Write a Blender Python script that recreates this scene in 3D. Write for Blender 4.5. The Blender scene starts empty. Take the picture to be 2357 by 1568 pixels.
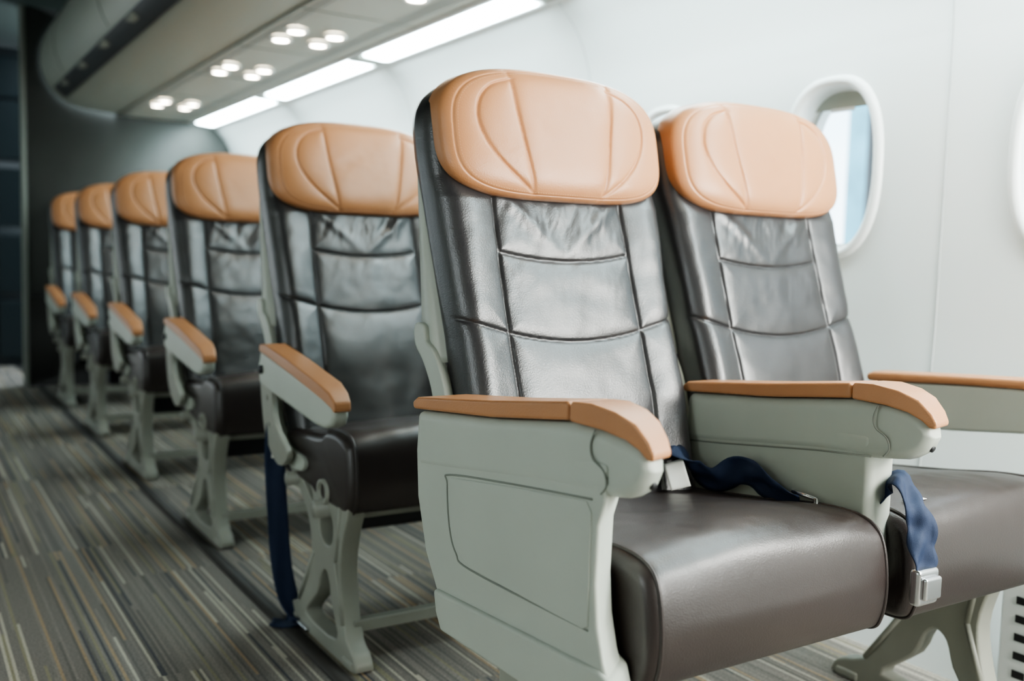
import bpy, math, random
import numpy as np
from mathutils import Vector, Matrix, noise
random.seed(7)
S=bpy.context.scene
COL=S.collection
try:
    S.view_settings.look='AgX - Medium High Contrast'
except Exception: pass

# ---------------------------------------------------------------- materials
def newmat(name):
    m=bpy.data.materials.new(name);m.use_nodes=True
    nt=m.node_tree
    return m,nt,nt.nodes['Principled BSDF']
def mat(name,col,rough=.5,metal=0,spec=.5,bump=0,bscale=300,var=0,vscale=6,coat=0,kind='noise',bdist=.001):
    m,nt,b=newmat(name)
    b.inputs['Base Color'].default_value=(*col,1)
    b.inputs['Roughness'].default_value=rough
    b.inputs['Metallic'].default_value=metal
    b.inputs['Specular IOR Level'].default_value=spec
    b.inputs['Coat Weight'].default_value=coat
    b.inputs['Coat Roughness'].default_value=.25
    tc=nt.nodes.new('ShaderNodeTexCoord')
    if bump:
        if kind=='voronoi':
            n=nt.nodes.new('ShaderNodeTexVoronoi');n.inputs['Scale'].default_value=bscale;out=n.outputs['Distance']
        else:
            n=nt.nodes.new('ShaderNodeTexNoise');n.inputs['Scale'].default_value=bscale;n.inputs['Detail'].default_value=4;out=n.outputs['Fac']
        nt.links.new(tc.outputs['Object'],n.inputs['Vector'])
        bp=nt.nodes.new('ShaderNodeBump');bp.inputs['Strength'].default_value=bump;bp.inputs['Distance'].default_value=bdist
        nt.links.new(out,bp.inputs['Height']);nt.links.new(bp.outputs[0],b.inputs['Normal'])
    if var:
        n=nt.nodes.new('ShaderNodeTexNoise');n.inputs['Scale'].default_value=vscale;n.inputs['Detail'].default_value=3
        nt.links.new(tc.outputs['Object'],n.inputs['Vector'])
        r=nt.nodes.new('ShaderNodeValToRGB')
        r.color_ramp.elements[0].position=.3;r.color_ramp.elements[1].position=.7
        r.color_ramp.elements[0].color=(*[c*(1-var) for c in col],1)
        r.color_ramp.elements[1].color=(*[min(1,c*(1+var)) for c in col],1)
        nt.links.new(n.outputs['Fac'],r.inputs[0]);nt.links.new(r.outputs[0],b.inputs['Base Color'])
    return m
def emis(name,col,st):
    m=bpy.data.materials.new(name);m.use_nodes=True;nt=m.node_tree;nt.nodes.clear()
    e=nt.nodes.new('ShaderNodeEmission');e.inputs[0].default_value=(*col,1);e.inputs[1].default_value=st
    o=nt.nodes.new('ShaderNodeOutputMaterial');nt.links.new(e.outputs[0],o.inputs[0]);return m
M_dark=mat('leather_dark_brown',(.028,.0195,.018),.36,spec=.75,bump=.20,bscale=460,kind='voronoi',var=.10,bdist=.0008)
M_back=mat('leather_charcoal',(.027,.0255,.0275),.33,spec=.9,bump=.26,bscale=440,kind='voronoi',var=.10,bdist=.0009)
M_tan=mat('leather_tan',(.50,.235,.108),.36,spec=.55,bump=.24,bscale=460,kind='voronoi',var=.04)
M_thread=mat('thread_tan',(.62,.35,.20),.6)
M_pl=mat('plastic_sage_grey',(.475,.505,.45),.42,spec=.4,var=.03,bump=.05,bscale=900)
M_pl2=mat('painted_cast_grey',(.31,.315,.27),.45,var=.10,bump=.15,bscale=120)
M_wall=mat('wall_panel_white',(.78,.82,.81),.5,spec=.35,bump=.06,bscale=700)
M_frame=mat('window_frame_white',(.84,.87,.86),.4)
M_groove=mat('groove_grey',(.24,.255,.225),.7)
M_grl=mat('wall_joint_grey',(.46,.49,.49),.7)
M_ceil=mat('ceiling_panel',(.48,.47,.41),.5)
M_bin=mat('bin_grey_green',(.38,.40,.35),.42)
M_strip=mat('bin_latch_dark',(.05,.055,.06),.4)
M_bulk=mat('bulkhead_grey',(.085,.089,.083),.6,var=.06)
M_bulkd=mat('bulkhead_kick',(.035,.033,.030),.6)
M_gal=mat('galley_dark',(.010,.014,.016),.5)
M_gal2=mat('galley_panel',(.016,.026,.030),.4)
M_belt=mat('belt_navy',(.008,.020,.058),.7,bump=.6,bscale=1200)
M_metal=mat('buckle_steel',(.65,.66,.68),.22,metal=1)
M_paper=mat('label_white',(.8,.8,.76),.6)
M_black=mat('black_box',(.012,.012,.014),.5)
M_track=mat('floor_track_dark',(.045,.042,.038),.6)
M_light=emis('light_panel_emission',(.76,.96,1),36)
M_spot=emis('reading_light_emission',(1,.91,.74),60)
M_dackl=mat('aisle_ceiling_dark',(.04,.055,.048),.7)
M_blue=mat('hangar_blue_cladding',(.14,.42,.54),.4,var=.4,vscale=2.5)
M_conc=mat('apron_concrete',(.6,.61,.60),.9,var=.1)

def carpet():
    m,nt,b=newmat('carpet_striped')
    L=nt.links.new
    tc=nt.nodes.new('ShaderNodeTexCoord')
    sp=nt.nodes.new('ShaderNodeSeparateXYZ');L(tc.outputs['Object'],sp.inputs[0])
    def math_(op,a,b_=None):
        n=nt.nodes.new('ShaderNodeMath');n.operation=op
        if hasattr(a,'links'): L(a,n.inputs[0])
        else:n.inputs[0].default_value=a
        if b_ is not None:
            if hasattr(b_,'links'): L(b_,n.inputs[1])
            else:n.inputs[1].default_value=b_
        return n.outputs[0]
    def white(a,b_):
        c=nt.nodes.new('ShaderNodeCombineXYZ');L(a,c.inputs[0]);L(b_,c.inputs[1])
        w=nt.nodes.new('ShaderNodeTexWhiteNoise');w.noise_dimensions='2D';L(c.outputs[0],w.inputs['Vector']);return w.outputs['Value']
    tile=math_('FLOOR',math_('DIVIDE',sp.outputs[0],.5))
    ty=math_('DIVIDE',math_('ADD',sp.outputs[1],math_('MULTIPLY',tile,.31)),.95)
    ytile=math_('FLOOR',ty)
    col=math_('FLOOR',math_('DIVIDE',sp.outputs[0],.0058))
    off=white(col,ytile)
    half=math_('GREATER_THAN',math_('FRACT',ty),off)
    w=white(col,math_('ADD',math_('MULTIPLY',ytile,7.0),math_('MULTIPLY',half,3.0)))
    r=nt.nodes.new('ShaderNodeValToRGB');r.color_ramp.interpolation='CONSTANT'
    els=r.color_ramp.elements
    els[0].position=0;els[0].color=(.235,.218,.198,1)
    els[1].position=.38;els[1].color=(.275,.255,.230,1)
    for p,c in [(.62,(.180,.168,.155)),(.77,(.52,.48,.40)),(.85,(.40,.305,.205)),(.91,(.30,.28,.20)),(.95,(.11,.112,.12))]:
        e=els.new(p);e.color=(*c,1)
    L(w,r.inputs[0])
    n=nt.nodes.new('ShaderNodeTexNoise');n.inputs['Scale'].default_value=240;n.inputs['Detail'].default_value=3;L(tc.outputs['Object'],n.inputs['Vector'])
    mx=nt.nodes.new('ShaderNodeMix');mx.data_type='RGBA';mx.blend_type='MULTIPLY';mx.inputs[0].default_value=.7
    rr=nt.nodes.new('ShaderNodeValToRGB');rr.color_ramp.elements[0].position=.3;rr.color_ramp.elements[1].position=.65
    rr.color_ramp.elements[0].color=(.5,.5,.5,1);rr.color_ramp.elements[1].color=(1.2,1.2,1.2,1)
    L(n.outputs['Fac'],rr.inputs[0]);L(r.outputs[0],mx.inputs[6]);L(rr.outputs[0],mx.inputs[7]);L(mx.outputs[2],b.inputs['Base Color'])
    bp=nt.nodes.new('ShaderNodeBump');bp.inputs['Strength'].default_value=.6;bp.inputs['Distance'].default_value=.003
    L(n.outputs['Fac'],bp.inputs['Height']);L(bp.outputs[0],b.inputs['Normal'])
    b.inputs['Roughness'].default_value=.95;b.inputs['Specular IOR Level'].default_value=.1
    return m
M_carpet=carpet()

# ---------------------------------------------------------------- helpers
def link(ob,parent=None):
    COL.objects.link(ob)
    if parent: ob.parent=parent
    return ob
def empty(name,loc):
    e=bpy.data.objects.new(name,None);e.empty_display_size=.1;e.location=loc;COL.objects.link(e);return e
def mesh(name,v,f,m,smooth=True):
    me=bpy.data.meshes.new(name);me.from_pydata([tuple(map(float,p)) for p in v],[],f);me.update()
    me.materials.append(m)
    if smooth:
        me.polygons.foreach_set('use_smooth',[True]*len(me.polygons))
    return me
def obj(name,me,parent=None,loc=(0,0,0),bevel=0,seg=3):
    o=bpy.data.objects.new(name,me);o.location=loc;link(o,parent)
    if bevel:
        b=o.modifiers.new('bevel','BEVEL');b.width=bevel;b.segments=seg;b.limit_method='ANGLE';b.angle_limit=math.radians(35);b.use_clamp_overlap=True
        w=o.modifiers.new('wn','WEIGHTED_NORMAL');w.keep_sharp=False
    return o
def prism_me(name,pts,x0,x1,m,warp=None):
    n=len(pts)
    a=sum(pts[i][0]*pts[(i+1)%n][1]-pts[(i+1)%n][0]*pts[i][1] for i in range(n))
    if a<0: pts=pts[::-1]
    v=[(x0,y,z) for y,z in pts]+[(x1,y,z) for y,z in pts]
    if warp: v=[warp(*p) for p in v]
    f=[tuple(range(n))[::-1],tuple(range(n,2*n))]
    for i in range(n):
        j=(i+1)%n;f.append((i,j,n+j,n+i))
    return mesh(name,v,f,m)
def box_me(name,x0,x1,y0,y1,z0,z1,m):
    return prism_me(name,[(y0,z0),(y1,z0),(y1,z1),(y0,z1)],x0,x1,m)
def cat(pts,closed=False,n=8):
    P=[np.array(p,float) for p in pts];N=len(P);out=[]
    for i in range(N if closed else N-1):
        if closed:p0,p1,p2,p3=P[i-1],P[i],P[(i+1)%N],P[(i+2)%N]
        else:p0,p1,p2,p3=P[max(i-1,0)],P[i],P[i+1],P[min(i+2,N-1)]
        for k in range(n):
            t=k/n
            out.append(.5*((2*p1)+(-p0+p2)*t+(2*p0-5*p1+4*p2-p3)*t*t+(-p0+3*p1-3*p2+p3)*t**3))
    if not closed:out.append(P[-1])
    return out
def loft_me(name,loops,m,cap0=True,cap1=True,closed=True,flip=False):
    n=len(loops[0]);v=[p for l in loops for p in l];f=[]
    for a in range(len(loops)-1):
        for i in range(n if closed else n-1):
            j=(i+1)%n
            q=(a*n+i,a*n+j,(a+1)*n+j,(a+1)*n+i)
            f.append(q[::-1] if flip else q)
    if cap0:
        q=tuple(range(n));f.append(q if flip else q[::-1])
    if cap1:
        q=tuple(range((len(loops)-1)*n,len(loops)*n));f.append(q[::-1] if flip else q)
    return mesh(name,v,f,m)
def tube_me(name,pts,r,m,seg=8,closed=False):
    P=[Vector(p) for p in pts];loops=[]
    n=len(P)
    up=None
    for i,p in enumerate(P):
        a=P[(i-1)%n] if (closed or i>0) else P[i]
        b=P[(i+1)%n] if (closed or i<n-1) else P[i]
        t=(b-a).normalized()
        if up is None:
            up=Vector((0,0,1)) if abs(t.z)<.9 else Vector((1,0,0))
        s=t.cross(up).normalized();up=s.cross(t).normalized()
        loops.append([p+s*math.cos(2*math.pi*k/seg)*r+up*math.sin(2*math.pi*k/seg)*r for k in range(seg)])
    if closed:loops.append(loops[0])
    return loft_me(name,loops,m,not closed,not closed)
def cyl_me(name,c0,c1,r,m,seg=24):
    return tube_me(name,[c0,c1],r,m,seg)
def plate_me(name,outer,holes,x0,x1,m,bev=.003):
    cu=bpy.data.curves.new(name,'CURVE');cu.dimensions='2D';cu.fill_mode='BOTH'
    cu.extrude=(x1-x0)/2-bev;cu.bevel_depth=bev;cu.bevel_resolution=2
    for pl in [outer]+holes:
        s=cu.splines.new('POLY');s.points.add(len(pl)-1);s.use_cyclic_u=True
        for i,p in enumerate(pl): s.points[i].co=(p[0],p[1],0,1)
    ob=bpy.data.objects.new(name+'_tmp',cu);COL.objects.link(ob)
    dg=bpy.context.evaluated_depsgraph_get()
    me=bpy.data.meshes.new_from_object(ob.evaluated_get(dg));me.name=name
    bpy.data.objects.remove(ob);
    R=Matrix(((0,0,1,0),(1,0,0,0),(0,1,0,0),(0,0,0,1)))
    me.transform(Matrix.Translation(((x0+x1)/2,0,0))@R)
    me.materials.clear();me.materials.append(m)
    return me
def ribbon(name,pts,wv,width,m,parent=None,n=8,th=.0022,cup=0):
    P=cat(pts,False,n);Wv=cat(wv,False,n);loops=[]
    for i,p in enumerate(P):
        t=P[min(i+1,len(P)-1)]-P[max(i-1,0)];t/=np.linalg.norm(t)
        w=Wv[i]-t*np.dot(Wv[i],t);w/=np.linalg.norm(w);nn=np.cross(t,w)
        ph=math.sin(i*.55)*cup
        top=[];bot=[]
        for q in np.linspace(-1,1,9):
            c=p+w*q*width/2+nn*(ph*(q*q-.5)+cup*.5*math.sin(q*4+i*.3))
            top.append(c+nn*th/2);bot.append(c-nn*th/2)
        loops.append(bot+top[::-1])
    me=loft_me(name,loops,m)
    return obj(name,me,parent)

# ---------------------------------------------------------------- seat surfaces
ZK=[.40,.45,.53,.62,.71,.84,.95,1.05,1.17]
YK=[1.135,1.15,1.178,1.20,1.225,1.272,1.302,1.325,1.345]
_pz=np.polyfit(ZK,YK,4)
def yf(z): return np.polyval(_pz,z)
def seg_dist(px,pz,poly):
    d=np.full(px.shape,9.)
    for (a,b) in zip(poly[:-1],poly[1:]):
        ax,az=a;bx,bz=b;dx=bx-ax;dz=bz-az;L=dx*dx+dz*dz+1e-12
        t=np.clip(((px-ax)*dx+(pz-az)*dz)/L,0,1)
        d=np.minimum(d,np.hypot(px-ax-t*dx,pz-az-t*dz))
    return d
def backrest_me(name,seed):
    z0,z1=.40,1.148;NZ=290;NX=180;T=.086;r=.032
    zs=np.linspace(z0,z1-.02,NZ).tolist()+[z1-.02+.02*math.sin(a) for a in np.linspace(.1,math.pi/2,10)]
    vs=[(.137,.40),(.1375,.70),(.137,.84),(.134,.96)]
    ucv=[(x,.843-.014*(1-(x/.137)**2)) for x in np.linspace(-.137,.137,24)]
    dcv=[(x,(.711-.016*(1-(x/.137)**2)) if abs(x)<.137 else .711+.024*((abs(x)-.137)/.09)) for x in np.linspace(-.23,.23,48)]
    loops=[]
    rnd=random.Random(seed);ox=rnd.random()*50
    for z in zs:
        k=max(0,(z-1.03)/(z1+.004-1.03))
        W=(.222+.014*min(1,max(0,(z-.7)/.3)))*(1-min(k,.9999)**2.8)**(1/2.6)
        if z<.5: W*=.96+.04*(z-.40)/.10
        W=max(W,.09)
        e=0
        if z>z1-.02: e=.02-math.sqrt(max(0,.02**2-(z-(z1-.02))**2))
        t=np.linspace(-1,1,NX);x=W*(.7*t+.3*np.sin(np.pi*t/2))
        ax=np.abs(x);edge=np.where(ax>W-r,r-np.sqrt(np.maximum(0,r*r-(ax-(W-r))**2)),0)
        zz=np.full_like(x,z)
        d1=seg_dist(ax,zz,vs);d2=seg_dist(x,zz,ucv);d3=seg_dist(x,zz,dcv)
        d=np.minimum(np.minimum(d1,d2),d3)
        h=.0066*(1-np.exp(-d/.013))-.0052*np.exp(-(d/.0022)**2)
        wr=np.array([noise.fractal((xx*7+ox,z*8,seed),.9,2.1,3) for xx in x])
        wr2=np.array([noise.fractal((xx*22-z*9+ox,z*10+xx*6,seed+3),.9,2.1,3) for xx in x])
        mask=np.exp(-((z-.905)/.045)**2)*(ax<.15)*np.clip(1-(ax/.15)**4,0,1)
        mask3=np.exp(-((z-.80)/.04)**2)*(ax<.137)
        V=(np.exp(-((ax-.03-(z-.86)*1.1)/.018)**2))*mask
        h=h+wr*.0032+wr2*(.0002+.0036*mask+.0010*mask3)+V*.005
        h=h+.006*np.exp(-((ax-.19)/.03)**2)+.008*math.exp(-((z-.60)/.09)**2)
        h=h*np.clip((.965-z)/.035,0,1)
        y=yf(z)+e+edge-h
        yb=yf(z)+T
        L=[(x[i],y[i],z) for i in range(NX)]
        ys=yf(z)+r+e
        for q in (.25,.55,.8): L.append((W,ys+(yb-.02-ys)*q,z))
        L+= [(W-.006,yb-.006,z),(W-.022,yb,z),(0,yb+.004,z),(-W+.022,yb,z),(-W+.006,yb-.006,z)]
        for q in (.8,.55,.25): L.append((-W,ys+(yb-.02-ys)*q,z))
        loops.append(L)
    return loft_me(name,loops,M_back)
def headrest_me(name,seed):
    cz=1.045;NR=110;NT=280
    A=[(.106,1.17),(.101,1.10),(.088,1.02),(.0675,.92)]
    A=[tuple(p) for p in cat(A,False,6)]
    Lf=[tuple(p) for p in cat([(.0675,.940),(.112,.972),(.152,1.012),(.172,1.055),(.166,1.094),(.140,1.120),(.100,1.133)],False,6)]
    def outline(c,s):
        n=np.where(s>0,2.9,3.9);a=.231;b=.113
        return 1/(np.abs(c/a)**n+np.abs(s/b)**n)**(1/n)
    def ysurf(x,z,rho):
        ax=np.abs(x)
        d=np.minimum(seg_dist(ax,z,A),seg_dist(ax,z,Lf))
        g=.0038*np.exp(-(d/.0020)**2)+.0036*np.exp(-d/.011)
        g=g+.0034*np.exp(-((rho-.925)/.008)**2)
        wr=np.array([noise.fractal((xx*10+seed*5,zz*12,seed),.9,2.1,3) for xx,zz in zip(x,z)])
        bulge=.046*(1-np.minimum(rho,1)**5)**.5*(1-.10*rho**2)
        return yf(z)-.006-bulge+g*(1-rho**10)-wr*.0024*(1-rho)
    loops=[]
    th=np.linspace(0,2*np.pi,NT,endpoint=False);c=np.cos(th);s=np.sin(th);R=outline(c,s)
    for ir in range(1,NR+1):
        rho=(ir/NR);rho=1-(1-rho)**1.35
        x=R*c*rho;z=cz+R*s*rho
        y=ysurf(x,z,np.full_like(x,rho))
        loops.append([(x[i],y[i],z[i]) for i in range(NT)])
    last=loops[-1]
    loops.append([(p[0],p[1]+.014,p[2]) for p in last])
    loops.append([(p[0],p[1]+.034,p[2]) for p in last])
    loops.append([(p[0]*.98,p[1]+.044,cz+(p[2]-cz)*.975) for p in last])
    n=NT
    v=[(0,float(yf(cz)-.006-.046),cz)]+[p for l in loops for p in l];f=[]
    for i in range(n):f.append((0,1+i,1+(i+1)%n))
    for a in range(len(loops)-1):
        for i in range(n):
            j=(i+1)%n;f.append((1+a*n+i,1+(a+1)*n+i,1+(a+1)*n+j,1+a*n+j))
    f.append(tuple(range(1+(len(loops)-1)*n,1+len(loops)*n)))
    me=mesh(name,v,f,M_tan)
    rho=.895;N=1600
    th=np.linspace(0,2*np.pi,N);c=np.cos(th);s=np.sin(th);R=outline(c,s)
    x=R*c*rho;z=cz+R*s*rho;y=ysurf(x,z,np.full_like(x,rho))
    P=np.stack([x,y,z],1);L=np.concatenate([[0],np.cumsum(np.linalg.norm(np.diff(P,axis=0),axis=1))])
    sv=[];sf=[];q=0
    def at(l): return np.array([np.interp(l,L,P[:,k]) for k in range(3)])
    while q+.0045<L[-1]:
        a=at(q);b=at(q+.0034);t=b-a;t/=np.linalg.norm(t);nn=np.array([0,-1,0.]);w=np.cross(t,nn);w/=np.linalg.norm(w)
        b0=len(sv)
        for e_,pp in ((0,a),(1,b)):
            sv+=[pp+w*.0005+np.array([0,.0003,0]),pp+nn*.0005,pp-w*.0005+np.array([0,.0003,0])]
        sf+=[(b0,b0+1,b0+4,b0+3),(b0+1,b0+2,b0+5,b0+4),(b0,b0+2,b0+1),(b0+3,b0+4,b0+5)]
        q+=.0050
    return me,mesh(name+'_stitching',sv,sf,M_thread)
def cushion_me(name,front,seed):
    f0=front
    prof=[(1.23,.335),(1.235,.395),(1.21,.425),(1.10,.438),(.98,.452),(f0+.13,.466),(f0+.06,.468),(f0+.022,.457),(f0+.005,.430),(f0-.002,.375),(f0+.004,.330),(f0+.022,.310),(f0+.08,.308),(f0+.18,.312),(1.05,.325)]
    P=cat(prof,True,8)
    cy,cz=1.0,.39
    W=.228;r=.022
    xs=[];ins=[]
    for a in np.linspace(0,math.pi/2,9):
        xs.append(-W+r-r*math.cos(a));ins.append(r-r*math.sin(a))
    mid=np.linspace(-W+r,W-r,60)[1:-1]
    XS=xs+list(mid)+[-q for q in xs[::-1]];IN=ins+[0]*len(mid)+ins[::-1]
    loops=[]
    for x,i in zip(XS,IN):
        L=[]
        for k,p in enumerate(P):
            t=P[(k+1)%len(P)]-P[k-1];t/=np.linalg.norm(t);nn=np.array([-t[1],t[0]])
            if np.dot(nn,p-np.array([cy,cz]))<0: nn=-nn
            crown=.018*max(0,1-(x/W)**2)
            q=p-nn*i*.8
            topw=np.clip((p[1]-.40)/.06,0,1)
            wr=noise.fractal((x*9+seed,p[0]*9,seed),.9,2.1,3)*.003*topw
            fw=.007*max(0,1-(x/W)**2)*(1 if p[0]<f0+.06 else 0)*np.clip(1-abs(p[1]-.39)/.08,0,1)
            L.append((x,q[0]-fw,q[1]+crown*topw+wr))
        loops.append(L)
    return loft_me(name,loops,M_dark),P
def piping(name,P,x,parent):
    def q(k):
        p=P[k];z=p[1]+.018*(1-(x/.228)**2)*float(np.clip((p[1]-.40)/.06,0,1))
        return (x,p[0],z)
    return obj(name,tube_me(name,[q(k) for k in range(len(P))],.0030,M_dark,6,True),parent)

BR=[backrest_me('backrest_a',1),backrest_me('backrest_b',4)]
HR=[headrest_me('headrest_a',1),headrest_me('headrest_b',2)]
CU0=[cushion_me('cushion_a',.752,1),cushion_me('cushion_b',.752,5)]
CU1=[cushion_me('cushion_c',.815,2),cushion_me('cushion_d',.815,6)]

def shell_me():
    loops=[]
    for z in np.linspace(.66,.985,30):
        W=.229
        y0=float(yf(z))+.070;y1=1.370+(z-.70)*.11
        L=[(-W,y0,z),(-W,y1-.014,z),(-W+.02,y1,z),(0,y1+.008,z),(W-.02,y1,z),(W,y1-.014,z),(W,y0,z)]
        loops.append(L)
    return loft_me('back_shell',loops,M_pl,flip=True)
SH=shell_me()
brk=[tuple(p) for p in cat([(1.366,.715),(1.363,.685),(1.330,.655),(1.295,.60),(1.268,.50),(1.24,.41),(1.15,.362),(1.06,.36),(1.05,.385),(1.15,.398),(1.215,.45),(1.235,.53),(1.262,.62),(1.298,.672),(1.330,.69),(1.338,.715)],True,4)]
BRK=plate_me('recline_bracket',brk,[],-.238,-.222,M_pl,.003)

legout=[tuple(p) for p in cat([(1.155,.0),(1.155,.03),(1.10,.05),(1.055,.10),(1.025,.16),(1.02,.21),(1.05,.27),(1.12,.325),(1.17,.37),(1.14,.39),(1.0,.375),(.86,.350),(.832,.32),(.852,.27),(.868,.20),(.855,.12),(.828,.05),(.795,.03),(.795,.0),(.97,-.0)],True,3)]
legout=[(y,max(0.0015,z)) for y,z in legout]
hole1=[tuple(p) for p in cat([(.875,.035),(.905,.11),(.92,.155),(.945,.172),(.970,.155),(.993,.105),(1.06,.035)],True,3)]
hole2=[tuple(p) for p in cat([(.912,.225),(.90,.27),(.925,.30),(.975,.30),(.985,.255),(.962,.222)],True,3)]
hole3=[tuple(p) for p in cat([(1.015,.29),(1.025,.325),(1.06,.345),(1.09,.345),(1.055,.31)],True,3)]
LEG=plate_me('leg_frame',legout,[hole1,hole2,hole3],-.020,.020,M_pl2,.005)
def ring_me(r,m):
    loops=[];prof=[(-.030,r),(.030,r),(.030,r*.72),(-.030,r*.72)]
    for a in np.linspace(0,2*math.pi,29):
        c,s=math.cos(a),math.sin(a)
        loops.append([(x,q*c,q*s) for x,q in prof])
    return loft_me('tube_boss',loops,m,False,False)
tubeend=[ring_me(.028,M_pl2),ring_me(.022,M_pl2)]
def add_leg(parent,lx):
    obj('leg_frame',LEG,parent,(lx,0,0))
    for i,(y,z,r) in enumerate([(.945,.335,.024),(1.115,.365,.020)]):
        obj('tube_boss_%d'%i,tubeend[i],parent,(lx,y,z))
    for i,y in enumerate((.815,1.135)):
        obj('floor_fitting_%d'%i,box_me('floor_fitting',-.024,.024,y-.026,y+.026,.001,.020,M_pl2),parent,(lx,0,0),bevel=.005)
        obj('foot_bolt_%d'%i,cyl_me('foot_bolt',(0,y,.018),(0,y,.03),.008,M_black,12),parent,(lx,0,0))
    for i,(ya,za,yb,zb) in enumerate([(.845,.08,.885,.20),(.885,.20,.865,.32),(1.095,.06,1.005,.19)]):
        obj('rib_%d'%i,tube_me('rib',[(-.018,ya,za),(-.018,yb,zb)],.0065,M_pl2,8),parent,(lx,0,0))

def rowarm(parent,x0,x1,name):
    xc=(x0+x1)/2
    def wp(x,y,z):
        k=1-.32*max(0,min(1,(.86-y)/.06))
        return (xc+(x-xc)*k,y,z)
    body=[(1.235,.607),(1.05,.580),(.85,.548),(.812,.535),(.806,.515),(.82,.497),(.85,.487),(.90,.488),(1.05,.505),(1.19,.520),(1.245,.53),(1.258,.57)]
    obj(name+'_body',prism_me(name+'_body',body,x0+.002,x1-.002,M_pl,wp),parent,bevel=.010)
    pad=[(1.240,.606),(1.238,.622),(1.20,.626),(1.05,.606),(.87,.576),(.825,.562),(.803,.545),(.800,.530),(.806,.524),(.815,.531),(.85,.545),(1.05,.578)]
    obj(name+'_pad',prism_me(name+'_pad',pad,x0-.001,x1+.001,M_tan,wp),parent,bevel=.011,seg=4)
    pl=[tuple(p) for p in cat([(1.14,.36),(1.225,.41),(1.258,.50),(1.268,.59),(1.24,.612),(1.205,.59),(1.19,.52),(1.165,.445),(1.08,.392)],True,4)]
    obj(name+'_pivot_plate',plate_me('pivot_plate',pl,[[(1.215+.009*math.cos(a),.50+.009*math.sin(a)) for a in np.linspace(0,6.28,12,endpoint=False)],[(1.200+.008*math.cos(a),.44+.008*math.sin(a)) for a in np.linspace(0,6.28,12,endpoint=False)]],x0+.012,x0+.026,M_pl2,.002),parent)
    obj(name+'_pivot_bolt',cyl_me('pivot_bolt',(x0-.003,1.225,.565),(x0+.01,1.225,.565),.010,M_black,16),parent)
def frontarm(parent,x0,x1,name,shear=0):
    xc0=(x0+x1)/2
    def wp(x,y,z):
        fr=(x1-x)/(x1-x0)
        x=x+shear*(1.195-y)*fr
        xc=xc0+shear*(1.195-y)*.5
        k=1-.34*max(0,min(1,(.79-y)/.09))
        y=y+.012*(1-fr)*max(0,min(1,(.79-y)/.09))
        return (xc+(x-xc)*k,y,z)
    body=[(1.195,.600),(1.00,.616),(.84,.636),(.775,.634),(.728,.625),(.710,.612),(.708,.595),(.720,.574),(.745,.560),(.79,.554),(.90,.546),(1.10,.522),(1.195,.512)]
    obj(name+'_body',prism_me(name+'_body',body,x0+.0025,x1-.0025,M_pl,wp),parent,bevel=.015,seg=5)
    padr=[(1.200,.602),(1.203,.613),(1.19,.621),(1.0,.641),(.842,.661),(.838,.659),(.838,.638),(1.0,.618)]
    obj(name+'_pad_rear',prism_me(name+'_pr',padr,x0-.0005,x1+.0005,M_tan,wp),parent,bevel=.010,seg=5)
    padf=[(.836,.637),(.836,.659),(.832,.662),(.80,.664),(.76,.659),(.730,.649),(.710,.632),(.701,.618),(.703,.611),(.712,.611),(.724,.620),(.745,.629),(.78,.635)]
    obj(name+'_pad_front',prism_me(name+'_pf',padf,x0-.0005,x1+.0005,M_tan,wp),parent,bevel=.013,seg=5)
    for i,sx in enumerate((x0+.0022,x1-.0022)):
        pts=[wp(sx,p[0],p[1]) for p in cat([(.790,.634),(.797,.616),(.793,.600),(.775,.588),(.770,.572),(.778,.560)],False,5)]
        obj(name+'_cap_joint_%d'%i,tube_me(name+'_cap_joint',pts,.0013,M_groove,6),parent)
    if not shear:
        pts=[wp(x0+.0046,p[0],p[1]) for p in [(.80,.556),(.90,.548),(1.10,.524),(1.195,.514)]]
        obj(name+'_under_joint',tube_me(name+'_under_joint',pts,.0016,M_groove,6),parent)
    c=wp((x0+x1)/2,.716,.578)
    obj(name+'_cap_screw',cyl_me('screw',(c[0],c[1]-.001,c[2]),(c[0],c[1]+.004,c[2]+.002),.005,M_black,12),parent)

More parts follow.
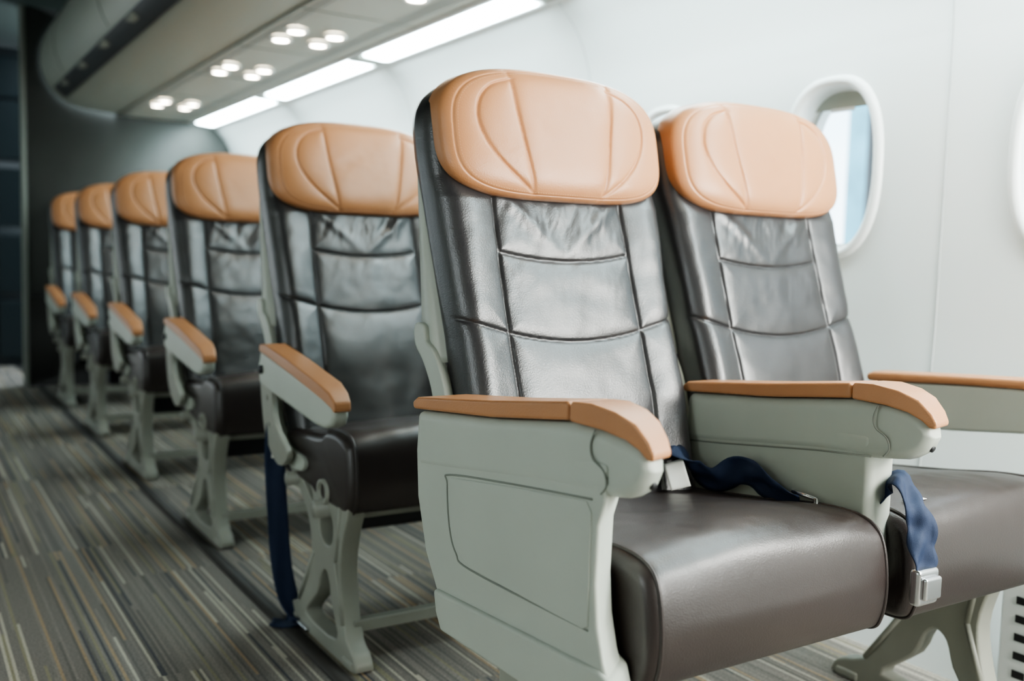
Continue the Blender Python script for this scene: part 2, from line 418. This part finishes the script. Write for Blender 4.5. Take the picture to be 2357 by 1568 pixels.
# ---------------------------------------------------------------- seats
P=.942
row_y=[.096]+[P*i for i in range(1,6)]
SX=[.977,1.477]
for r in range(6):
    for s in range(2):
        e=empty('airplane_seat',(SX[s],row_y[r],0))
        v=(r+s)%2 if r else s
        obj('backrest',BR[v],e);obj('headrest',HR[v][0],e,(.003,0,0));obj('headrest_stitching',HR[v][1],e,(.003,0,0));obj('back_shell',SH,e)
        me,Pf=(CU0 if r==0 else CU1)[v]
        obj('seat_cushion',me,e)
        piping('cushion_piping_left',Pf,-.2115,e);piping('cushion_piping_right',Pf,.2115,e)
        obj('seat_pan',box_me('seat_pan',-.205,.205,.86,1.22,.292,.318,M_pl2),e,bevel=.006)
        obj('recline_bracket_left',BRK,e);obj('recline_bracket_right',BRK,e,(.460,0,0))
        obj('front_beam',cyl_me('front_beam',(-.25,.945,.300),(.25,.945,.300),.019,M_pl2,20),e)
        obj('rear_beam',cyl_me('rear_beam',(-.25,1.115,.330),(.25,1.115,.330),.015,M_pl2,20),e)
        lx=-.205 if s==0 else .16
        add_leg(e,lx)
        x0,x1=(-.205,.295) if s==0 else (-.205,.16)
        obj('foot_brace',box_me('foot_brace',x0,x1,.835,.860,.062,.088,M_pl2),e,bevel=.004)
        if s==0: obj('life_vest_box',box_me('life_vest_box',-.13,.33,1.11,1.23,.19,.28,M_black),e,bevel=.01)
        if r==0:
            if s==0:
                x0,x1=-.322,-.232;sh=.07
                frontarm(e,x0,x1,'console_arm',sh)
                def wp(x,y,z):
                    fr=(x1-x)/(x1-x0)
                    return (x+sh*(1.195-y)*fr,y+.045*(1-fr)*max(0,min(1,(.95-y)/.15)),z)
                con=[(1.195,.60),(1.200,.54),(1.194,.47),(1.168,.39),(1.125,.325),(1.115,.305),(.77,.298),(.752,.310),(.748,.335),(.760,.36),(.772,.40),(.778,.45),(.776,.52),(.765,.55),(.765,.60)]
                obj('console_body',prism_me('console_body',con,x0+.004,x1-.004,M_pl,wp),e,bevel=.014,seg=4)
                inset=[(1.098,.517),(1.104,.505),(1.096,.445),(1.078,.412),(1.04,.398),(.80,.390),(.790,.396),(.790,.535),(.80,.548),(.95,.534)]
                obj('console_tray_panel',prism_me('console_tray_panel',inset,x0+.0015,x0+.012,M_pl,wp),e,bevel=.0028,seg=3)
                pts=[wp(x0+.0038,p[0],p[1]) for p in cat([(.790,.392),(1.04,.396),(1.080,.410),(1.099,.445),(1.107,.505),(1.099,.520),(.95,.537),(.79,.551)],False,6)]
                obj('console_panel_joint',tube_me('console_panel_joint',pts,.0015,M_groove,6),e)
                sk=[(1.130,.345),(1.122,.312),(1.108,.288),(.77,.276),(.740,.288),(.734,.318),(.743,.343),(.77,.352)]
                obj('console_skirt',prism_me('console_skirt',sk,x0-.004,x1+.004,M_pl,wp),e,bevel=.006)
                obj('console_foot',box_me('console_foot',x0+.03,x1-.02,.93,.99,.0,.30,M_pl2),e,bevel=.008)
            else:
                x0,x1=-.278,-.208
                frontarm(e,x0,x1,'middle_arm')
                con=[(1.195,.59),(1.20,.50),(1.19,.38),(1.17,.345),(.82,.345),(.795,.37),(.800,.45),(.800,.565),(.80,.59)]
                obj('middle_console',prism_me('middle_console',con,x0+.005,x1-.005,M_pl),e,bevel=.012,seg=4)
                x0,x1=.228,.28
                body=[(1.19,.600),(1.0,.614),(.87,.622),(.80,.618),(.78,.60),(.79,.565),(.81,.548),(1.0,.525),(1.19,.512)]
                obj('window_arm_body',prism_me('window_arm_body',body,x0+.002,x1-.002,M_pl),e,bevel=.006)
                pad=[(1.195,.600),(1.198,.615),(1.18,.622),(1.0,.634),(.85,.643),(.80,.640),(.775,.622),(.772,.605),(.785,.605),(.81,.618),(.87,.622),(1.0,.615)]
                obj('window_arm_pad',prism_me('window_arm_pad',pad,x0-.001,x1+.001,M_tan),e,bevel=.008,seg=4)
        else:
            rowarm(e,-.274,-.224,'aisle_arm' if s==0 else 'middle_arm')
            if s==1: rowarm(e,.228,.28,'window_arm')

# ---------------------------------------------------------------- seat belts
b=empty('seat_belt',(.742,2.12,0))
ribbon('strap',[(.0,.04,.445),(-.008,.03,.43),(-.014,.02,.36),(-.014,.0,.25),(-.008,-.01,.13),(.002,-.03,.05),(.014,-.06,.012),(-.01,-.09,.008),(-.05,-.07,.010)],
       [(1,-.2,0),(1,-.3,0),(1,-.45,0),(1,-.3,0),(1,-.3,0),(1,-.1,0),(1,.2,0),(.6,.8,0),(.1,1,0)],.046,M_belt,b,cup=.002)
obj('buckle_tongue',box_me('buckle_tongue',.0,.060,-.15,-.09,.003,.013,M_metal),b,bevel=.004)
obj('buckle_slot',box_me('buckle_slot',.012,.048,-.135,-.125,.0128,.0145,M_black),b,bevel=.001)
ribbon('label',[(-.004,.018,.425),(-.010,.004,.39),(-.014,-.002,.365)],[(1,-.4,0)]*3,.03,M_paper,b)
b=empty('seat_belt',(1.168,1.14,.458))
ribbon('strap',[(-.05,.125,.025),(-.035,.10,.055),(-.015,.07,.022),(.0,.03,.010),(.006,-.01,.034),(.010,-.05,.028),(.016,-.09,.010),(.018,-.13,-.002)],
       [(1,.3,.9),(1,.2,.1),(.6,.1,-1),(.5,.3,-1),(.1,-.2,-1),(.3,.2,-1),(.5,0,-1),(.4,0,-1)],.048,M_belt,b,cup=.005)
ribbon('label',[(-.046,.090,.034),(-.054,.070,.014),(-.058,.055,-.004)],[(.7,.1,.8)]*3,.034,M_paper,b,n=3)
for i,z in enumerate((-.018,.022)):
    obj('adjuster_bar_%d'%i,tube_me('adjuster_bar',[(.015,-.12,z),(.017,-.165,z-.004)],.0035,M_metal),b)
obj('adjuster_end',tube_me('adjuster_end',[(.017,-.165,-.024),(.017,-.165,.020)],.0035,M_metal),b)
b=empty('seat_belt',(1.228,.86,.45))
ribbon('strap',[(.018,.06,.030),(.016,.02,.072),(.010,-.012,.045),(.014,-.028,.015),(.006,-.036,-.015),(.004,-.044,-.045)],
       [(.5,1,.6),(.9,.7,.4),(1,.1,.1),(.8,-.5,.0),(1,-.2,.0),(1,-.1,0)],.044,M_belt,b,cup=.006)
obj('buckle_body',box_me('buckle_body',-.022,.026,-.054,-.036,-.095,-.042,M_metal),b,bevel=.006)
obj('buckle_lever',box_me('buckle_lever',-.017,.021,-.062,-.052,-.085,-.052,M_metal),b,bevel=.004)
obj('paper_tag',box_me('paper_tag',-.02,.02,-.008,.008,0,.001,M_paper),None,(1.32,.90,.478))

# ---------------------------------------------------------------- room shell
Y0,Y1=-1.6,6.45
def plane(name,pts,m):
    return obj(name,mesh(name,pts,[tuple(range(len(pts)))],m,False))
plane('floor',[(-1.9,Y0,0),(1.95,Y0,0),(1.95,8.2,0),(-1.9,8.2,0)],M_carpet)
obj('trim_1',box_me('trim_1',.705,.738,1.2,8.0,.0005,.004,M_track))
WX=1.90
bay=.60;centres=[.978+bay*k for k in range(-4,10)]
hz0,hz1=.80,1.34
def oval(cy,cz,a,b,n=56,ex=2.5):
    out=[]
    for k in range(n):
        t=2*math.pi*(k+.5)/n;c,s=math.cos(t),math.sin(t)
        out.append((cy+a*math.copysign(abs(c)**(2/ex),c),cz+b*math.copysign(abs(s)**(2/ex),s)))
    return out
v=[];f=[]
def rect_pt(cy,cz,y,z,hw,z0,z1):
    dy,dz=y-cy,z-cz;k=9
    if abs(dy)>1e-9:k=min(k,hw/abs(dy))
    if dz>0:k=min(k,(z1-cz)/dz)
    if dz<0:k=min(k,(z0-cz)/dz)
    return cy+dy*k,cz+dz*k
WCZ=1.07
for c in centres:
    ov=oval(c,WCZ,.138,.205);n=len(ov)
    b0=len(v)
    v+=[(WX,y,z) for y,z in ov]
    out=[rect_pt(c,WCZ,y,z,bay/2,hz0,hz1) for y,z in ov]
    for (cy,cz) in [(c-bay/2,hz0),(c+bay/2,hz0),(c-bay/2,hz1),(c+bay/2,hz1)]:
        i=min(range(n),key=lambda i:(out[i][0]-cy)**2+(out[i][1]-cz)**2);out[i]=(cy,cz)
    v+=[(WX,y,z) for y,z in out]
    for i in range(n):
        j=(i+1)%n;f.append((b0+i,b0+j,b0+n+j,b0+n+i))
ya,yb=centres[0]-bay/2,centres[-1]+bay/2
up=cat([(1.90,hz1),(1.893,1.42),(1.868,1.50),(1.825,1.575),(1.755,1.645)],False,6)
lo=cat([(1.80,0),(1.845,.2),(1.88,.45),(1.897,.65),(1.90,hz0)],False,5)
for prof in (up,lo):
    b0=len(v)
    for x,z in prof: v+=[(x,ya,z),(x,yb,z)]
    for i in range(len(prof)-1): f.append((b0+2*i,b0+2*i+1,b0+2*i+3,b0+2*i+2))
obj('wall_right',mesh('wall_right',v,f,M_wall))
full=list(lo)+list(up)
for k,y in enumerate([0,1.27,2.54,3.81,5.08]):
    obj('trim_%d'%(k+2),tube_me('trim',[(p[0]-.0003,y,p[1]) for p in full],.0018,M_grl,6))
def ringloft(cy,cz,specs,m,name,parent):
    loops=[[(x,y,z) for y,z in oval(cy,cz,a,b)] for a,b,x in specs]
    return obj(name,loft_me(name,loops,m,False,False,True,True),parent)
for k,c in enumerate(centres):
    e=empty('window_%d'%(k+1),(0,c,WCZ))
    ringloft(0,0,[(.152,.221,1.900),(.150,.219,1.894),(.145,.214,1.890),(.136,.206,1.889),(.129,.199,1.893),(.125,.195,1.903),(.121,.192,1.925),(.118,.189,1.945),(.116,.187,1.948)],M_frame,'frame',e)
    ringloft(0,0,[(.117,.188,1.947),(.114,.185,1.946),(.110,.181,1.950),(.108,.179,1.965),(.108,.179,1.985)],M_frame,'inner_seal',e)
    ringloft(0,0,[(.1095,.1805,1.9495),(.1075,.1785,1.949),(.1070,.178,1.952)],M_groove,'seal_line',e)
    pts=[p for p in oval(0,0,.118,.189,80) if p[1]>.140]
    pts.sort(key=lambda p:p[0])
    sh_=[(1.942,y,z) for y,z in pts]
    obj('shade',mesh('shade',sh_,[tuple(range(len(sh_)))],M_bin,False),e)
    obj('shade_handle',box_me('shade_handle',1.936,1.942,-.035,.035,.140,.149,M_frame),e,bevel=.002)
binp=cat([(1.165,1.662),(1.03,1.672),(.93,1.688),(.865,1.715),(.80,1.77),(.762,1.84),(.742,1.93),(.757,2.05),(.83,2.19),(.90,2.26)],False,8)
e=empty('overhead_bin',(0,0,0))
v=[];f=[]
YE=6.4
for x,z in binp:v+=[(x,Y0,z),(x,YE,z)]
for i in range(len(binp)-1):f.append((2*i,2*i+1,2*i+3,2*i+2))
obj('bin_body',mesh('bin_body',v,f,M_bin),e)
st=[p for p in binp if 1.715<=p[1]<=1.775]
v=[];f=[]
for x,z in st:v+=[(x-.006,Y0,z-.006),(x-.006,YE-.15,z-.006)]
for i in range(len(st)-1):f.append((2*i,2*i+1,2*i+3,2*i+2))
obj('latch_rail',mesh('latch_rail',v,f,M_strip),e)
for i,y in enumerate([2.9,3.5,4.1,4.7,5.3,5.9]):
    obj('latch_%d'%i,box_me('latch',.79,.85,y-.05,y+.05,1.735,1.755,M_groove),e,bevel=.004)
for i,y in enumerate([1.9,3.2,4.5,5.8]):
    pts=[(p[0]-.001,y,p[1]-.001) for p in binp if p[1]>1.78]
    obj('door_joint_%d'%i,tube_me('door_joint',pts,.003,M_groove,6),e)
plane('ceiling',[(1.165,Y0,1.660),(1.165,6.45,1.660),(1.62,6.45,1.660),(1.62,Y0,1.660)],M_ceil)
obj('trim_8',box_me('trim_8',1.158,1.170,Y0,YE,1.655,1.668,M_groove))
obj('trim_9',box_me('trim_9',1.600,1.622,Y0,YE,1.650,1.668,M_frame))
obj('trim_10',box_me('trim_10',1.742,1.760,Y0,YE,1.636,1.660,M_frame))
obj('trim_14',box_me('trim_14',1.60,1.80,Y0,YE,1.672,1.69,M_bin))
for i in range(10):
    y=-.4+i*.72
    obj('trim_%d'%(20+i),box_me('cj',1.172,1.60,y,y+.004,1.6575,1.6605,M_groove))
for i,x in enumerate((1.19,1.205,1.22,1.50,1.515,1.53,1.545)):
    obj('trim_%d'%(40+i),box_me('slotline',x,x+.003,Y0,YE,1.6578,1.6605,M_grl))
for i,y in enumerate((0,1.27,2.54,3.81,5.05)):
    obj('trim_%d'%(50+i),box_me('panel_divider',1.622,1.745,y-.055,y+.055,1.643,1.655,M_bin),bevel=.003)
def rrect(x0,x1,y0,y1,r,n=6):
    out=[]
    for (cx,cy,a) in [(x1-r,y1-r,0),(x0+r,y1-r,90),(x0+r,y0+r,180),(x1-r,y0+r,270)]:
        for k in range(n+1):
            t=math.radians(a+90*k/n);out.append((cx+r*math.cos(t),cy+r*math.sin(t)))
    return out
for (y0,y1) in [(-1.35,-.06),(.06,1.21),(1.33,2.48),(2.60,3.75),(3.87,4.99),(5.11,6.36)]:
    pts=[(x,y,1.652-.10*(x-1.62)) for x,y in rrect(1.625,1.738,y0,y1,.03)]
    obj('ceiling_light_panel',mesh('ceiling_light_panel',pts,[tuple(range(len(pts)))[::-1]],M_light,False))
def disc(name,c,r,m,parent,n=28):
    pts=[(c[0]+r*math.cos(2*math.pi*k/n),c[1]+r*math.sin(2*math.pi*k/n),c[2]) for k in range(n)]
    return obj(name,mesh(name,pts,[tuple(range(n))[::-1]],m,False),parent)
for y in [1.05,1.9,2.74,3.585,4.415,5.65]:
    e=empty('reading_light_cluster',(1.335,y,1.65))
    for i,(dx,dy) in enumerate([(-.075,-.085),(-.075,.085),(.075,-.085),(.075,.085)]):
        disc('lamp_%d'%i,(dx,dy,-.004),.028,M_spot,e)
        pts=[(dx+.036*math.cos(a),dy+.036*math.sin(a),.0) for a in np.linspace(0,2*math.pi,24,endpoint=False)]
        obj('bezel_%d'%i,tube_me('bezel',pts,.008,M_frame,8,True),e)
obj('ceiling_aisle',box_me('ceiling_aisle',-.55,.92,Y0,8.2,2.24,2.27,M_dackl))
plane('wall_left',[(-1.62,Y0,0),(-1.62,8.2,0),(-1.62,8.2,1.66),(-1.62,Y0,1.66)],M_wall)
plane('ceiling_left',[(-1.62,Y0,1.66),(-1.62,8.2,1.66),(-.55,8.2,1.72),(-.55,Y0,1.72)],M_bin)
plane('ceiling_left_rise',[(-.55,Y0,1.72),(-.55,8.2,1.72),(-.55,8.2,2.25),(-.55,Y0,2.25)],M_bin)
obj('wall_back',box_me('wall_back',.655,1.95,6.42,6.47,.0,2.26,M_bulk))
obj('wall_front',box_me('wall_front',-1.9,1.95,Y0-.05,Y0,.0,2.26,M_bin))  # added unseen wall behind the camera, keeps sky light out of the cabin
obj('baseboard_back',box_me('baseboard_back',.655,1.90,6.405,6.42,.0,.55,M_bulkd))
obj('trim_11',box_me('trim_11',.64,.665,6.40,6.49,.0,2.26,M_groove),bevel=.004)
e=empty('galley_cabinet',(0,7.6,0))
obj('carcass',box_me('carcass',-.9,1.2,.0,.5,.0,2.2,M_gal),e)
for i,z in enumerate([.06,.52,.98,1.44,1.86]):
    for j,x in enumerate([-.55,-.1,.35,.8]):
        obj('door_%d_%d'%(i,j),box_me('gd',x-.2,x+.2,-.02,.0,z,z+(.40 if z<1.8 else .28),M_gal2),e,bevel=.01)
        obj('latch_%d_%d'%(i,j),box_me('gl',x-.03,x+.03,-.035,-.02,z+.33 if z<1.8 else z+.22,z+.35 if z<1.8 else z+.24,M_groove),e,bevel=.003)
e=empty('vent_grille',(1.80,.72,.0))
obj('panel',box_me('panel',-.01,.0,-.5,.3,.03,.25,M_frame),e,bevel=.01)
v=[];f=[]
for i in range(18):
    for j in range(5):
        b0=len(v);y=-.47+i*.042;z=.06+j*.036
        v+=[(-.0125,y,z),(-.0125,y+.025,z),(-.0125,y+.025,z+.015),(-.0125,y,z+.015)];f.append((b0,b0+3,b0+2,b0+1))
obj('slots',mesh('slots',v,f,M_black,False),e)
e=empty('outside_hangar',(6.0,0,0))
obj('cladding',box_me('cladding',0,.3,-3,4.82,-2.5,3.2,M_blue),e)
for i in range(12):
    obj('mullion_%d'%i,box_me('mullion',-.04,0,-2.9+i*.68,-2.86+i*.68,-2.5,3.2,M_strip),e)
plane('outside_ground',[(2.4,-12,-2.5),(30,-12,-2.5),(30,30,-2.5),(2.4,30,-2.5)],M_conc)

# ---------------------------------------------------------------- lights
def area(name,loc,tgt,sx,sy,power,col):
    l=bpy.data.lights.new(name,'AREA');l.shape='RECTANGLE';l.size=sx;l.size_y=sy;l.energy=power;l.color=col
    o=bpy.data.objects.new(name,l);o.location=loc
    o.rotation_euler=(Vector(tgt)-Vector(loc)).to_track_quat('-Z','Y').to_euler();COL.objects.link(o);return o
area('door_daylight',(1.45,-1.1,1.2),(1.2,1.3,.7),.8,1.1,56,(1,.98,.93))  # added off-camera fill lamp inside the cabin, no door opening behind it
area('window_daylight',(1.82,.15,1.15),(1.45,1.35,1.0),.35,.5,27,(1,.97,.90))
area('cabin_light_left',(-1.1,1.0,1.62),(.3,1.8,.5),.3,3.0,27,(.88,.97,1))
area('cabin_light_left',(-1.1,4.2,1.62),(.5,4.6,.4),.3,2.2,9,(.92,.98,1))
w=bpy.data.worlds.new('sky');S.world=w;w.use_nodes=True
nt=w.node_tree;bg=nt.nodes['Background']
tc=nt.nodes.new('ShaderNodeTexCoord');n=nt.nodes.new('ShaderNodeTexNoise');n.inputs['Scale'].default_value=4
nt.links.new(tc.outputs['Generated'],n.inputs['Vector'])
r=nt.nodes.new('ShaderNodeValToRGB');r.color_ramp.elements[0].position=.40;r.color_ramp.elements[1].position=.60
r.color_ramp.elements[0].color=(.62,.82,.95,1);r.color_ramp.elements[1].color=(.97,1,1,1)
nt.links.new(n.outputs['Fac'],r.inputs[0]);nt.links.new(r.outputs[0],bg.inputs[0]);bg.inputs[1].default_value=5.5

# ---------------------------------------------------------------- camera
yaw,pit,rol=map(math.radians,(32.58,4.659,1.563))
F=Vector((math.sin(yaw)*math.cos(pit),math.cos(yaw)*math.cos(pit),-math.sin(pit)))
R=Vector((math.cos(yaw),-math.sin(yaw),0));U=R.cross(F)
R2=R*math.cos(rol)+U*math.sin(rol);U2=-R*math.sin(rol)+U*math.cos(rol)
cd=bpy.data.cameras.new('camera');co=bpy.data.objects.new('camera',cd);COL.objects.link(co)
m=Matrix((( R2.x,U2.x,-F.x,0),(R2.y,U2.y,-F.y,0),(R2.z,U2.z,-F.z,.827),(0,0,0,1)))
co.matrix_world=m
cd.sensor_width=36;cd.lens=2224/2357*36;cd.clip_start=.05
cd.dof.use_dof=True;cd.dof.focus_distance=1.42;cd.dof.aperture_fstop=2.5
S.camera=co
